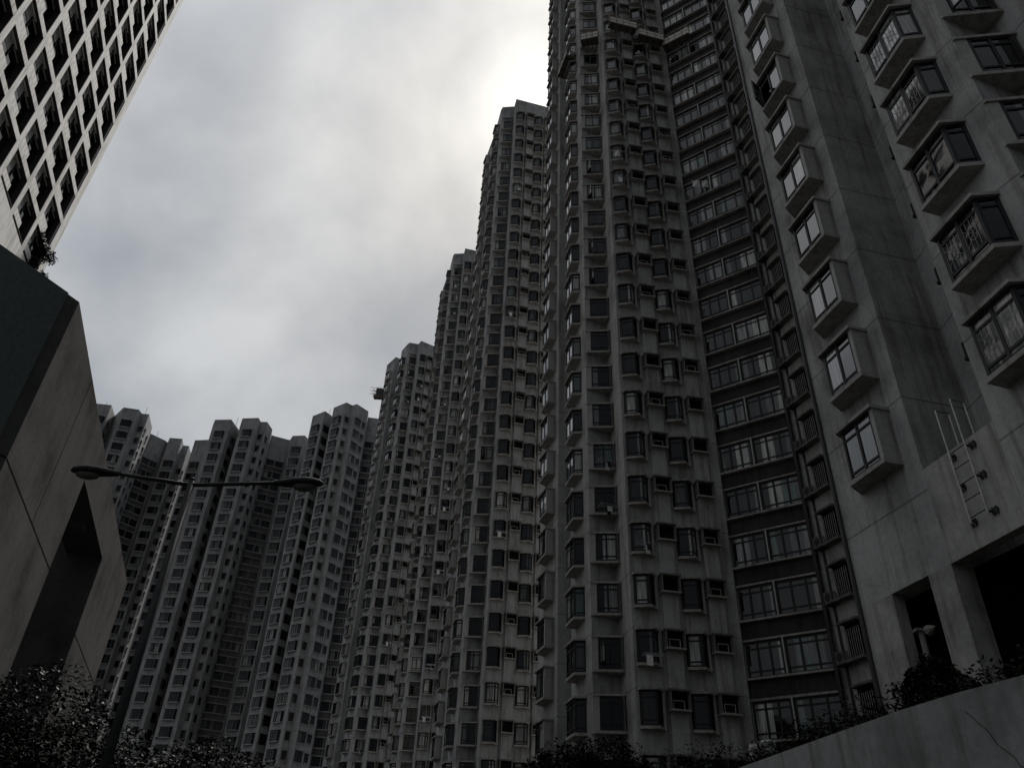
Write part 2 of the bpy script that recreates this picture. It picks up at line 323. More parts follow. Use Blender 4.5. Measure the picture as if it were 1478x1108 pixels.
def make_wedge(opened=False):
    """origin at the left end of the recessed panel; the window stands out more and more to the right"""
    O, F, K = (0.0, -0.02), (1.36, -0.70), (1.51, 0.0)
    u = Vector((F[0] - O[0], F[1] - O[1])); Ln = u.length; u.normalize()
    at = lambda d: (O[0] + u.x * d, O[1] + u.y * d)
    mb = MB()
    big = [(-0.03, 0.03), (-0.03, -0.06), (F[0] + .05, F[1] - .07), (K[0] + .02, 0.03)]
    mb.prism(big, -H / 2 - .13, -H / 2, 'soffit'); mb.prism(big, H / 2, H / 2 + .1, 'soffit')
    n = Vector((u.y, -u.x))
    def strip(d0, d1):
        a, b = Vector(at(d0)), Vector(at(d1)); mb.prism([tuple(a), tuple(b), tuple(b - n * .12), tuple(a - n * .12)], -H / 2, H / 2, 'conc2')
    strip(0.0, 0.30); strip(1.44, Ln)
    mb.prism([at(Ln), (K[0], 0.02), (K[0] - .13, 0.02), tuple(Vector(at(Ln)) - u * .13)], -H / 2, H / 2, 'conc2')
    mb.wallframe(at(0.30), at(1.44), -H / 2, H / 2, 2, 'frame', t=0.085, tr=(0.80, 0.17))
    p = MB(); p.pane(at(0.30), at(1.44), -H / 2, H / 2, 'glass')
    if not opened: return mb.mesh('window'), [('pane', p.mesh('pane'))]
    a = Vector(at(0.36)) + n * .01; b = a + (u * .25 + n * .42)
    q = MB(); q.wallframe(tuple(a), tuple(b), -H / 2 + .30, H / 2 - .36, 1, 'frame', t=0.045, tr=()); q.pane(tuple(a), tuple(b), -H / 2 + .3, H / 2 - .36, 'glass', 0.02)
    return mb.mesh('window'), [('pane', p.mesh('pane')), ('open_sash', q.mesh('open_sash'))]
def make_living(w, lights):
    mb = MB(); h = 1.74
    mb.wallframe((-w / 2, -0.06), (w / 2, -0.06), -h / 2, h / 2, lights, 'frame', t=0.10, dep=0.08, tr=(0.80, 0.18))
    p = MB(); p.pane((-w / 2, -0.06), (w / 2, -0.06), -h / 2, h / 2, 'glassliv')
    return mb.mesh('living_room_window'), [('pane', p.mesh('pane'))]
def make_grille():
    mb = MB(); h = 1.6; w = 1.05
    mb.box(-w / 2 - .1, w / 2 + .06, -0.42, 0.02, h / 2, h / 2 + .1, 'hood'); mb.box(-w / 2 - .1, w / 2 + .06, -0.42, 0.02, -h / 2 - .12, -h / 2, 'hood')  # slabs in dark hood colour paint the shade of this recessed strip
    mb.wallframe((-w / 2, -0.10), (w / 2, -0.10), -h / 2, h / 2, 2, 'frame', tr=(0.75,))
    p = MB(); p.pane((-w / 2, -0.1), (w / 2, -0.1), -h / 2, h / 2, 'glassdark')
    q = MB()
    for i in range(9):
        x = -w / 2 + w * i / 8; q.bar((x, -0.30, -h / 2), (x, -0.30, h / 2 - .3), 0.012, 'acwhite')
    for z in (-h / 2 + .08, h / 2 - .3): q.bar((-w / 2, -0.30, z), (w / 2, -0.30, z), 0.016, 'iron')
    return mb.mesh('kitchen_window'), [('pane', p.mesh('pane')), ('grille', q.mesh('grille'))]
def make_hood(unit):
    mb = MB(); w = 0.50; d = 0.52; z0, z1 = -0.50, 0.30
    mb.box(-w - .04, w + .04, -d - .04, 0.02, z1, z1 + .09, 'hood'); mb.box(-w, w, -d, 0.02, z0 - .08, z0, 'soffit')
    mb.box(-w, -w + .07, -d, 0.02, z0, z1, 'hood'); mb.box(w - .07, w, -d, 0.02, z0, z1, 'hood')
    mb.box(-w + .07, w - .07, -0.24, 0.02, z0, z1, 'interior')  # near-black back panel puts the shade inside the hood into its colour
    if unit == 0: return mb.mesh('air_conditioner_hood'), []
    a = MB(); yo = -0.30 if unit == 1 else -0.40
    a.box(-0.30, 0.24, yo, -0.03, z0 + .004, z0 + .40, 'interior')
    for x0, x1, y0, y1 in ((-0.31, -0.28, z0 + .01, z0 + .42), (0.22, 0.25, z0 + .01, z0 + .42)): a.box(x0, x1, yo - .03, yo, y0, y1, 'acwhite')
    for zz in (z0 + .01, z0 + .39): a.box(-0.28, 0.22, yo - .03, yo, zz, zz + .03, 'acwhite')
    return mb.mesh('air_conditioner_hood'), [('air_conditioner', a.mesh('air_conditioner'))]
def make_outdoor_unit():
    mb = MB(); mb.box(-0.24, 0.24, -0.42, -0.1, -0.28, 0.28, 'hood'); mb.box(-0.3, 0.3, -0.45, 0.02, -0.34, -0.282, 'iron')
    for i in range(16):
        a, b = 2 * math.pi * i / 16, 2 * math.pi * (i + 1) / 16
        mb.face([(0, -0.424, 0), (.2 * math.cos(a), -0.424, .2 * math.sin(a)), (.2 * math.cos(b), -0.424, .2 * math.sin(b))], 'acdark')
    return mb.mesh('air_conditioner'), []
# windows of the far towers: one mesh each, bars and glass together
def make_far_bay(w=1.8):
    h = 1.62; A, B, C, D = (-w / 2 - .16, 0), (-w / 2, -0.40), (w / 2, -0.40), (w / 2 + .16, 0)
    mb = MB(); slabs(mb, [A, B, C, D], 'fartrim', 0.06, 0.16, h)
    mb.wallframe(B, C, -h / 2, h / 2, 3, 'frame', t=0.07, tr=(0.76,)); mb.pane(B, C, -h / 2, h / 2, 'glassfar')
    for a, b in ((A, B), (C, D)): mb.wallframe(a, b, -h / 2, h / 2, 1, 'frame', t=0.085, tr=()); mb.pane(a, b, -h / 2, h / 2, 'glassfar')
    return mb.mesh('bay_window'), []
def make_far_flat(w, h=1.35, lights=2, name='small_window'):
    mb = MB(); mb.box(-w / 2 - .08, w / 2 + .08, -0.16, 0.02, -h / 2 - .1, -h / 2, 'fartrim'); mb.box(-w / 2 - .08, w / 2 + .08, -0.2, 0.02, h / 2, h / 2 + .08, 'fartrim')
    mb.wallframe((-w / 2, -0.06), (w / 2, -0.06), -h / 2, h / 2, lights, 'frame', t=0.085, tr=(0.76,)); mb.pane((-w / 2, -0.06), (w / 2, -0.06), -h / 2, h / 2, 'glassfar')
    return mb.mesh(name), []
def make_rack(seed):
    rnd = random.Random(seed); mb = MB()
    for y in (-.62, -.82, -1.0): mb.bar((-.55, y, 0), (.55, y, 0.02), .014, 'steel', 5)
    for x in (-.5, .5): mb.bar((x, -.4, -.05), (x, -1.05, .02), .016, 'steel', 5)
    q = MB()
    for i in range(rnd.randint(2, 4)):
        x = rnd.uniform(-.45, .3); y = rnd.choice((-.62, -.82, -1.0)); w = rnd.uniform(.18, .36); h_ = rnd.uniform(.3, .6)
        q.face([(x, y, .02), (x + w, y, .02), (x + w * .95, y - .03, -h_), (x + .03, y + .02, -h_ * .94)], rnd.choice(('cloth', 'clothblue', 'netting', 'frame')))
    return mb.mesh('drying_rack'), [('garment', q.mesh('garment'))]
K = dict(rack0=make_rack(1), rack1=make_rack(2), rack2=make_rack(3), box=make_box_bay(), openbay=make_open_bay(), corner=make_corner_bay(), grilled=make_grilled_bay(), angled=make_angled_bay(), wedge=make_wedge(), wedgeopen=make_wedge(True),
         living_a=make_living(1.85, 3), living_b=make_living(2.25, 3), grille=make_grille(), hood0=make_hood(0), hood1=make_hood(1), hood2=make_hood(2), unit=make_outdoor_unit(),
         farbay=make_far_bay(), farsmall=make_far_flat(0.85), farliving=make_far_flat(1.75, 1.6, 3, 'living_room_window'), fardark=make_far_flat(1.5, 1.7, 2, 'side_window'))

# ------------------------------------------------------------------ setting: ground
def structure(name, mb): return tag(obj(name, mb), kind='structure')
gm = MB(); gm.face([(-900, -900, 0), (900, -900, 0), (900, 900, 0), (-900, 900, 0)], 'asphalt'); structure('ground', gm)

# ------------------------------------------------------------------ the near wing towers: one plan, five towers
B0, B1, B2, B3, SS, PA, P2, P3W, P3R, P4, P5 = [Vector(p) for p in ((-1.97, 8.7), (-1.15, 5.4), (0.9, 5.85), (0.9, 3.3), (-0.65, 3.0), (-0.21, 0.49),
                                                  (0, 0), (1.45, 0.45), (1.58, -0.27), (1.79, -1.45), (7.3, -0.3))]
STOREY = 2.8
def on(a, b, t, z):
    """a spot t metres along a->b, with the turn that faces a window outwards there"""
    u = (b - a).normalized(); p = a + u * t
    return (p.x, p.y, z), math.atan2(u.y, u.x)
def wing_tower(label, p2, rot, ztop, nfl, roof, base, p5=None, tail=None, cols='01234', acs=2, only=None, wm='conc'):
    t = thing('apartment_tower', label, 'apartment tower', (p2[0], p2[1], 0), rad(rot), 'grey apartment towers along the street')
    a5 = P5 if p5 is None else p5
    poly = [B0, B1, B2, B3, SS, PA, P2, P3W, P4, a5] + (tail or [a5 + Vector((0.3, 9)), Vector((4.2, 17)), B0 + Vector((3.5, 5))])
    jz = ztop + 0.92 - STOREY * 40
    mb = MB(); mb.prism([(p.x, p.y) for p in poly], base - jz, roof - jz, wm)
    cap = ztop + H / 2 + 0.75 - jz          # parapet closes the recess over the top wedge window
    mb.prism([(0.004, -0.02), (P3R.x, P3R.y), (P4.x - .003, P4.y + .003), (P3W.x + .05, P3W.y + .06)], cap, roof - jz - .003, wm)
    u = (a5 - P4).normalized(); n = Vector((u.y, -u.x))
    for tt in ((2.0,), (2.0, 4.45))[acs - 1]:                  # shallow strips that carry the hoods
        c = P4 + u * tt; q = [c - u * .42 + n * .22, c + u * .42 + n * .22, c + u * .42 - n * .02, c - u * .42 - n * .02]
        mb.prism([(v.x, v.y) for v in q], base - jz + .01, roof - jz - 2.6, wm)
    wall = obj('wall', mb, t, (0, 0, jz))
    for k in range(nfl):
        z = ztop - STOREY * k
        if '0' in cols:
            kind = 'openbay' if only and ('open', k) in only else 'box'
            place(t, 'box_bay_window', K[kind], *on(B0, B1, 3.4 - 0.60 - 0.70, z))
        if '1' in cols: place(t, 'corner_bay_window', K['grilled' if only and k % 3 != 1 else 'corner'], *on(SS, PA, 1.52, z))
        if '2' in cols: place(t, 'window', K['wedgeopen' if random.random() < .16 else 'wedge'], *on(P2, P3W, 0.0, z))
        if '3' in cols: place(t, 'angled_bay_window', K['angled'], *on(P4, a5, 0.72, z))
        if '4' in cols: place(t, 'angled_bay_window', K['angled'], *on(P4, a5, 3.22, z))
        if '2' in cols and random.random() < .10: place(t, 'drying_rack', K['rack%d' % (k % 3)], *on(P2, P3W, .8, z - .55))
        if '3' in cols and random.random() < .12: place(t, 'drying_rack', K['rack%d' % ((k + 1) % 3)], *on(P4, a5, .72, z - .55))
        if '3' in cols: place(t, 'air_conditioner_hood', K['hood%d' % ((k * 7 + int(ztop)) % 5 % 3)], *on(P4, a5, 2.0, z + 0.5))
        if '4' in cols and acs > 1: place(t, 'air_conditioner_hood', K['hood%d' % ((k * 11 + 2) % 7 % 3)], *on(P4, a5, 4.45, z + 0.5))
    return t
def local(p2, rot, q):
    d = Vector((q[0] - p2[0], q[1] - p2[1])); c, s = math.cos(rad(-rot)), math.sin(rad(-rot))
    return Vector((d.x * c - d.y * s, d.x * s + d.y * c))

wing_tower('slim tower with a tiny bamboo platform at its top left corner', (-19.16, 114.39), 21, 85.66, 26, 89.6, 0, cols='0123', acs=1, wm='concmid')
wing_tower('tower between the bamboo platform one and the one under the sun patch', (-10.43, 93.3), 2, 88.15, 28, 92.1, 0, cols='0123', acs=1, wm='concmid')
wing_tower('tall tower whose stepped roof stands right under the bright patch of sun', (-3.02, 66.1), 2, 89.73, 29, 93.6, 0, wm='concmid')

# the tall centre tower that runs out of the top of the photo
cP2, cR = (4.59, 39.43), 2
W5, RL, RR, SF, SG = (12.0, 38.9), (12.12, 39.15), (15.66, 36.56), (16.3, 34.75), (17.4, 33.4)
L_ = lambda q: local(cP2, cR, q)
zc = 10.26 + 2.8 * 28
ct = wing_tower('centre tower running out of the photo top, with work platforms and maroon living room bands', cP2, cR, zc, 31, 92.6, 2.0, p5=L_(W5),
                tail=[L_(RL), L_(RR), L_(SF), L_(SG), L_((24, 36)), L_((24, 54)), L_((6.5, 57)), L_((6.2, 53))], only={})
lr = (L_(RR) - L_(RL)); lrn = lr.normalized(); lrL = lr.length
sp_ = MB(); ledge = MB(); col_ = MB()
n_ = Vector((lrn.y, -lrn.x))
def strip_box(mb, a, u, n, t0, t1, d0, d1, z0, z1, m):
    q = [a + u * t0 + n * d0, a + u * t1 + n * d0, a + u * t1 + n * d1, a + u * t0 + n * d1]
    mb.prism([(v.x, v.y) for v in q], z0, z1, m)
for k in range(31):
    z = zc - 2.8 * k - 0.15
    place(ct, 'living_room_window', K['living_a'], *on(L_(RL), L_(RR), 1.02, z)); place(ct, 'living_room_window', K['living_b'], *on(L_(RL), L_(RR), 3.20, z))
    pm = MB(); strip_box(pm, L_(RL), lrn, n_, 0.03, lrL - .02, 0.0, 0.05, z - .88 - .86, z - .88, 'maroon'); obj('spandrel_panel', pm, ct)
    lm = MB(); strip_box(lm, L_(RL), lrn, n_, 0.02, lrL - .01, 0.0, 0.30, z - .97, z - .875, 'soffit'); strip_box(lm, L_(RL), lrn, n_, 0.02, lrL - .01, 0.0, 0.16, z + .88, z + .97, 'soffit'); strip_box(lm, L_(RL), lrn, n_, 1.99, 2.06, 0.0, 0.2, z - .87, z + .875, 'acwhite'); obj('window_ledge', lm, ct)
    place(ct, 'kitchen_window', K['grille'], *on(L_(RR), L_(SF), 1.42, z + .05)); place(ct, 'air_conditioner', K['unit'], *on(L_(RR), L_(SF), 0.55, z - .55))
pm = MB(); q = L_((15.42, 36.42)); pm.bar((q.x, q.y, 2), (q.x, q.y, 92), 0.11, 'pipe', 8); q2 = L_((15.75, 36.1)); pm.bar((q2.x, q2.y, 2), (q2.x, q2.y, 92), 0.06, 'pipe', 8)
obj('drain_pipe', pm, ct)

# the near tower on the right, standing over an open ground floor
rP2, rR, rz = (11.75, 12.0), 0, 18.6
zr_top = rz + 2.8 * 10
rt_ = wing_tower('nearest tower at the right edge with concrete bays over an open ground floor', rP2, rR, zr_top, 13, 90, 9.13, cols='0123', acs=1,
                 tail=[Vector((12.5, 9)), Vector((3.5, 15)), B0 + Vector((3.5, 5))], only={('open', 6): 1})
u = (B1 - B0).normalized(); n = Vector((u.y, -u.x))
bm_ = MB()                                                  # ground floor: pier, doorway jambs, column, beam wall across the slot
jz = 9.13
strip_box(bm_, B0, u, n, 0.0, 1.25, -0.35, 0.0, 2.0, 9.13, 'conc2')
strip_box(bm_, B0, u, n, 2.62, 3.4, -0.62, 0.0, 2.0, 9.13, 'conc2')
u2 = (SS - B1).normalized(); n2 = Vector((u2.y, -u2.x)); L2_ = (SS - B1).length
strip_box(bm_, B1, u2, n2, 0.004, L2_ - .004, -0.3, 0.0, 9.13, 11.66, 'conc2')
strip_box(bm_, SS, (P2 - SS).normalized(), n2, 2.2, 3.0, -0.6, 0.0, 2.0, 9.13, 'conc2')
strip_box(bm_, B0, u, n, 0.05, 3.3, -1.5, -1.4, 2.0, 9.12, 'interior'); strip_box(bm_, B0, u, n, 0.02, .12, -1.4, -.36, 2.0, 9.12, 'interior'); strip_box(bm_, B0, u, n, 3.3, 9.2, -3.4, -3.2, 2.0, 9.12, 'interior'); strip_box(bm_, B0, u, n, 0.05, 9.2, -3.2, -0.64, 9.10, 9.127, 'interior'); strip_box(bm_, B0, u, n, 3.1, 3.3, -3.4, -1.5, 2.0, 9.1, 'interior')  # near-black walls and ceiling added to paint the openings as deep shade
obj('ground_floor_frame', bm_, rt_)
pm = MB(); pm.bar((B0.x - .05, B0.y + .02, 4), (B0.x - .05, B0.y + .02, 89), 0.07, 'pipe', 8); obj('drain_pipe', pm, rt_)
for k in range(13):
    lm = MB(); z = zr_top - 2.8 * k; lm.box(0.62, 0.89, 4.6, 4.9, z - .95, z - .85, 'acdark'); lm.box(0.66, 0.88, 4.65, 4.88, z - .85, z - .35, 'acdark'); obj('service_ledge', lm, rt_)
pm = MB(); pq = B0 + u * 1.42 + n * -.45
pm.bar((pq.x, pq.y, 2), (pq.x, pq.y, 8.15), 0.075, 'soffit', 10); pm.box(pq.x - .16, pq.x + .16, pq.y - .12, pq.y + .12, 8.15, 8.22, 'soffit'); pm.bar((pq.x + .05, pq.y - .3, 8.1), (pq.x + .05, pq.y - .62, 8.1), 0.14, 'soffit', 8, 0.01)
obj('service_pipe', pm, rt_)

# ------------------------------------------------------------------ the far row on the left
def far_tower(label, pts, zroof, ztop, nfl, wins, recess=None):
    o = Vector((pts[0][0], pts[0][1]))
    t = thing('apartment_tower', label, 'apartment tower', (o.x, o.y, 0), 0, 'grey apartment towers along the street')
    P = [Vector(p) - o for p in pts]; jz = ztop + 0.92 - STOREY * 40
    mb = MB(); mb.prism([(p.x, p.y) for p in P], -jz, zroof - jz, 'farconc'); obj('wall', mb, t, (0, 0, jz))
    for (i, frac, kind, nm, skip) in wins:
        a, b = P[i], P[i + 1]
        for k in range(skip, nfl):
            place(t, nm, K[kind], *on(a, b, (b - a).length * frac, ztop - STOREY * k))
    if recess is not None:
        a, b = P[recess], P[recess + 1]; uu = (b - a).normalized(); nn = Vector((uu.y, -uu.x)); Ln = (b - a).length
        for k in range(1, nfl):
            z = ztop - STOREY * k
            sm = MB(); strip_box(sm, a, uu, nn, 0.05, Ln - .05, 0, .06, z - 1.75, z - .84, 'greytile'); strip_box(sm, a, uu, nn, 0.02, Ln - .02, 0, .28, z - .84, z - .72, 'fartrim'); strip_box(sm, a, uu, nn, Ln * .49, Ln * .51, 0, .2, z - .72, z + .9, 'fartrim'); obj('window_ledge', sm, t)
    for q in P[1:9:4]:
        am = MB(); am.bar((q.x + .3, q.y + 2.5, zroof), (q.x + .3, q.y + 2.5, zroof + 2.2), .05, 'steel'); obj('aerial', am, t)
    return t
far_tower('leftmost tower sliver showing behind the slanting grey podium wall', [(-95, 139), (-87.3, 140.5), (-84.5, 140.8), (-86.0, 147.3), (-88, 158), (-100, 158)], 89.6, 85.7, 20,
          [(1, .5, 'farbay', 'bay_window', 0), (2, .3, 'farsmall', 'small_window', 0)])
far_tower('tower left of the street lamp post with a dark living room recess', [(-82.2, 141.5), (-79.2, 142.1), (-79.1, 143.7), (-77.6, 143.8), (-79.0, 149.6), (-80.2, 152), (-77.9, 154.8), (-77.6, 155.7), (-76.4, 153.5), (-73.6, 153.7),
           (-74.3, 156.65), (-73.1, 156.85), (-73.8, 160.7), (-76, 172), (-94, 172), (-90, 150)], 89.6, 85.7, 24,
          [(0, .5, 'farbay', 'bay_window', 0), (2, .5, 'farsmall', 'small_window', 0), (3, .2, 'farsmall', 'small_window', 0), (3, .72, 'farsmall', 'small_window', 0),
           (5, .27, 'farliving', 'living_room_window', 1), (5, .73, 'farliving', 'living_room_window', 1), (8, .5, 'farbay', 'bay_window', 1), (10, .5, 'farsmall', 'small_window', 1), (11, .3, 'farsmall', 'small_window', 1)], 5)
far_tower('broad tower behind the right arm of the street lamp', [(-70.9, 154.1), (-67.8, 153.6), (-66.2, 152.6), (-64.7, 146.8), (-63.7, 144.8), (-60.07, 144.4), (-59.6, 148.4), (-59.5, 150.5), (-59.2, 150.5), (-59.0, 147.3), (-57.5, 143.7),
           (-53.9, 143.2), (-53.8, 144.8), (-52.4, 144.7), (-52.0, 147.8), (-52.7, 150.3), (-49.1, 152.0), (-48.8, 151.6), (-48.0, 150.1), (-45.2, 149.7), (-44.0, 154), (-44, 168), (-70, 168)], 89.6, 85.7, 24,
          [(0, .5, 'farbay', 'bay_window', 1), (4, .5, 'farbay', 'bay_window', 0), (5, .62, 'fardark', 'side_window', 0), (10, .5, 'farbay', 'bay_window', 0), (12, .45, 'farsmall', 'small_window', 0), (13, .4, 'farsmall', 'small_window', 0),
           (15, .27, 'farliving', 'living_room_window', 1), (15, .75, 'farliving', 'living_room_window', 1), (18, .5, 'farbay', 'bay_window', 0)], 15)
far_tower('pale striped tower with a peaked roofline just left of the bamboo platform', [(-41.3, 139.2), (-38.34, 137.07), (-37.24, 138.8), (-36.8, 141.5), (-36.5, 141.5), (-36.32, 135.6), (-33.38, 133.38), (-32.3, 134.4), (-31.3, 133.8), (-29.3, 136.4), (-29.6, 138.7), (-26.4, 139.2),
           (-24.5, 144), (-24.5, 156), (-41, 156)], 88.2, 84.3, 24,
          [(0, .5, 'farbay', 'bay_window', 0), (1, .55, 'fardark', 'side_window', 0), (5, .5, 'farbay', 'bay_window', 0), (6, .5, 'farsmall', 'small_window', 0), (8, .3, 'fardark', 'side_window', 0), (8, .78, 'farsmall', 'small_window', 0),
           (10, .32, 'farliving', 'living_room_window', 1)], 10)

# ------------------------------------------------------------------ the pale office tower top left
ou = Vector((0.27, -0.963)).normalized(); on_ = Vector((-ou.y, ou.x))        # from its far corner towards the viewer; on_ points to the street
oc = Vector((-38.28, 47.75)); BAY, FL, NB, NR = 3.75, 3.3, 8, 13
ot = thing('office_tower', 'sunlit pale tower with a grid of deep square windows at the top left', 'office tower', (oc.x, oc.y, 0))
Z0 = 41.89
fm = MB(); dep = 0.52; OV = Vector((0, 0))
def osb(mb, t0, t1, d0, d1, z0, z1, m): strip_box(mb, OV, ou, on_, t0, t1, d0, d1, z0, z1, m)
osb(fm, 0.0, 1.06 + BAY * NB + 1, -16, -dep, 0 - Z0, FL * NR + 2 - Z0 + Z0, 'palewall')
osb(fm, 0.0, 1.06 + BAY * NB + 1, -dep, 0.0, -Z0, 0.0, 'palewall')
osb(fm, 0.0, 1.06, -dep, 0.0, 0.0, FL * NR + 2, 'palewall')
for i in range(1, NB + 1): osb(fm, 1.06 + BAY * i - .29, 1.06 + BAY * i + .29, -dep, 0.0, 0.0, FL * NR + 2, 'palewall')
for k in range(1, NR + 1):
    for i in range(NB): osb(fm, 1.06 + BAY * i + (.29 if i else 0), 1.06 + BAY * (i + 1) - .29, -dep, -0.004, FL * k - .28, FL * k + .28, 'palewall')
obj('wall', fm, ot, (0, 0, Z0))
wm = MB(); w0, w1 = .295, BAY - .295
osb(wm, w0, w1, -dep + .02, -dep + .05, .0, FL - .57, 'glassdark')
osb(wm, w0, w1, -dep + .05, -dep + .12, .0, .08, 'frame'); osb(wm, w0, w0 + .07, -dep + .05, -dep + .12, .08, FL - .57, 'frame'); osb(wm, w1 - .07, w1, -dep + .05, -dep + .12, .08, FL - .57, 'frame'); osb(wm, 1.75, 1.83, -dep + .05, -dep + .12, .08, FL - .57, 'frame')
osb(wm, w0, w0 + .03, -dep + .12, -.03, .0, FL - .57, 'acdark'); osb(wm, w1 - .03, w1, -dep + .12, -.03, .0, FL - .57, 'acdark'); osb(wm, w0 + .03, w1 - .03, -dep + .12, -.03, .0, .03, 'acdark'); osb(wm, w0 + .03, w1 - .03, -dep + .12, -.03, FL - .60, FL - .572, 'acdark'); osb(wm, 1.5, w1 - .05, -.34, -.22, FL - .625, FL - .602, 'blind')  # dark soffit lining; pale strip paints the lit near half of the soffit
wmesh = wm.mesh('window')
bl = MB(); osb(bl, 1.9, w1 - .1, -dep + .052, -dep + .06, 1.95, FL - .60, 'blind'); bl = bl.mesh('blind')
bk = MB(); osb(bk, w1 - 1.7, w1 - .035, -dep + .13, -.06, .035, .7, 'palewall'); bk = bk.mesh('planter_ledge')
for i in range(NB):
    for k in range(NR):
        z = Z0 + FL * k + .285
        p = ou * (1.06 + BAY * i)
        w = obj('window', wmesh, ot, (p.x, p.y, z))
        obj('blind', bl, w); obj('ledge_box', bk, w)

# ------------------------------------------------------------------ the slanting podium with a billboard, left
pc, pf, pn = Vector((-14.0, 19.48)), Vector((-22.2, 45.33)), Vector((-15.3, 17.05))
fu = (pf - pc).normalized(); fn = Vector((fu.y, -fu.x)); fL = (pf - pc).length; PT = 17.61
nu = (pn - pc).normalized(); nn_ = Vector((-nu.y, nu.x))
pt = thing('podium_building', 'slanting grey concrete podium block with a tall slot cut in its side', 'podium building', (pc.x, pc.y, 0))
pm = MB(); O2 = Vector((0, 0))
s0, s1, st = 8.94, 17.55, 15.55
back = [fu * fL, fu * fL - fn * 12, nu * 14 - fn * 12, nu * 14]
# side wall round the slot, then the mass behind
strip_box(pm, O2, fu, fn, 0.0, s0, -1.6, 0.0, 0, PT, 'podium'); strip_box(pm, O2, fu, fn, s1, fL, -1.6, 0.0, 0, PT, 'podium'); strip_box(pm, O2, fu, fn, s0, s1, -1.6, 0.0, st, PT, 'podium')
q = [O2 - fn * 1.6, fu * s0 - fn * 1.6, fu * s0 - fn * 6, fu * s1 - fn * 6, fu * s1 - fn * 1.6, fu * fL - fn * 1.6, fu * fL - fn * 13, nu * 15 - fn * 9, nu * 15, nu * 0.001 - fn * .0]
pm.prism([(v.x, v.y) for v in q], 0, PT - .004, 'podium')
obj('wall', pm, pt)
for uu_, nn2, t0, t1 in ((fu, fn, 0.03, s0), (fu, fn, s1, fL), (nu, nn_, 0.02, 15)):
    jm = MB(); strip_box(jm, O2, uu_, nn2, t0, t1, 0.002, 0.006, 11.85, 11.9, 'jointdark'); obj('panel_joint', jm, pt)
jm = MB(); strip_box(jm, O2, fu, fn, 4.62, 4.66, 0.002, 0.005, 11.9, PT, 'jointdark'); obj('panel_joint', jm, pt)
jm = MB(); strip_box(jm, O2, fu, fn, s0 + 4.2, s0 + 4.8, -5.9, -.35, st - .34, st - .003, 'podium'); obj('cross_beam', jm, pt)
bb = thing('billboard', 'dark green board with a part of a printed picture on the podium corner', 'billboard', (pc.x, pc.y, 0))
bm_ = MB(); strip_box(bm_, O2, nu, nn_, 0.46, 13, 0.012, 0.09, 12.3, PT - .02, 'signgreen'); obj('board', bm_, bb)
bm_ = MB()
def spot(cx, cz, rx, rz_, m, d, nseg=20):
    pts = []
    for i in range(nseg):
        a = 2 * math.pi * i / nseg; wob = 1 + .16 * math.sin(3 * a + cx * 3) + .09 * math.sin(5 * a)
        v = nu * (cx + rx * math.cos(a) * wob) + nn_ * d; pts.append((v.x, v.y, cz + rz_ * math.sin(a) * wob))
    bm_.face(pts, m)
spot(2.5, 13.0, .75, .62, 'signmauve', 0.094); spot(2.35, 13.35, .45, .26, 'signblack', 0.098); spot(2.8, 12.75, .4, .26, 'signblack', 0.098)
obj('printed_picture', bm_, bb)
bm_ = MB(); pts = []
for i in range(9):
    a = math.pi * i / 16; pts.append(nu * (2.75 - .35 * math.sin(a)) + nn_ * .1 + Vector((0, 0)))
zs = [15.05 + .35 * math.cos(math.pi * i / 16) for i in range(9)]
pp = [Vector((p.x, p.y, z)) for p, z in zip(pts, zs)]
v = nu * 4.5 + nn_ * .1; pp = [Vector((v.x, v.y, zs[0]))] + pp; v = pts[-1]; pp.append(Vector((v.x, v.y, 14.3)))
for a, b in zip(pp[:-1], pp[1:]): bm_.bar(a, b, 0.012, 'signline')
obj('printed_line', bm_, bb)

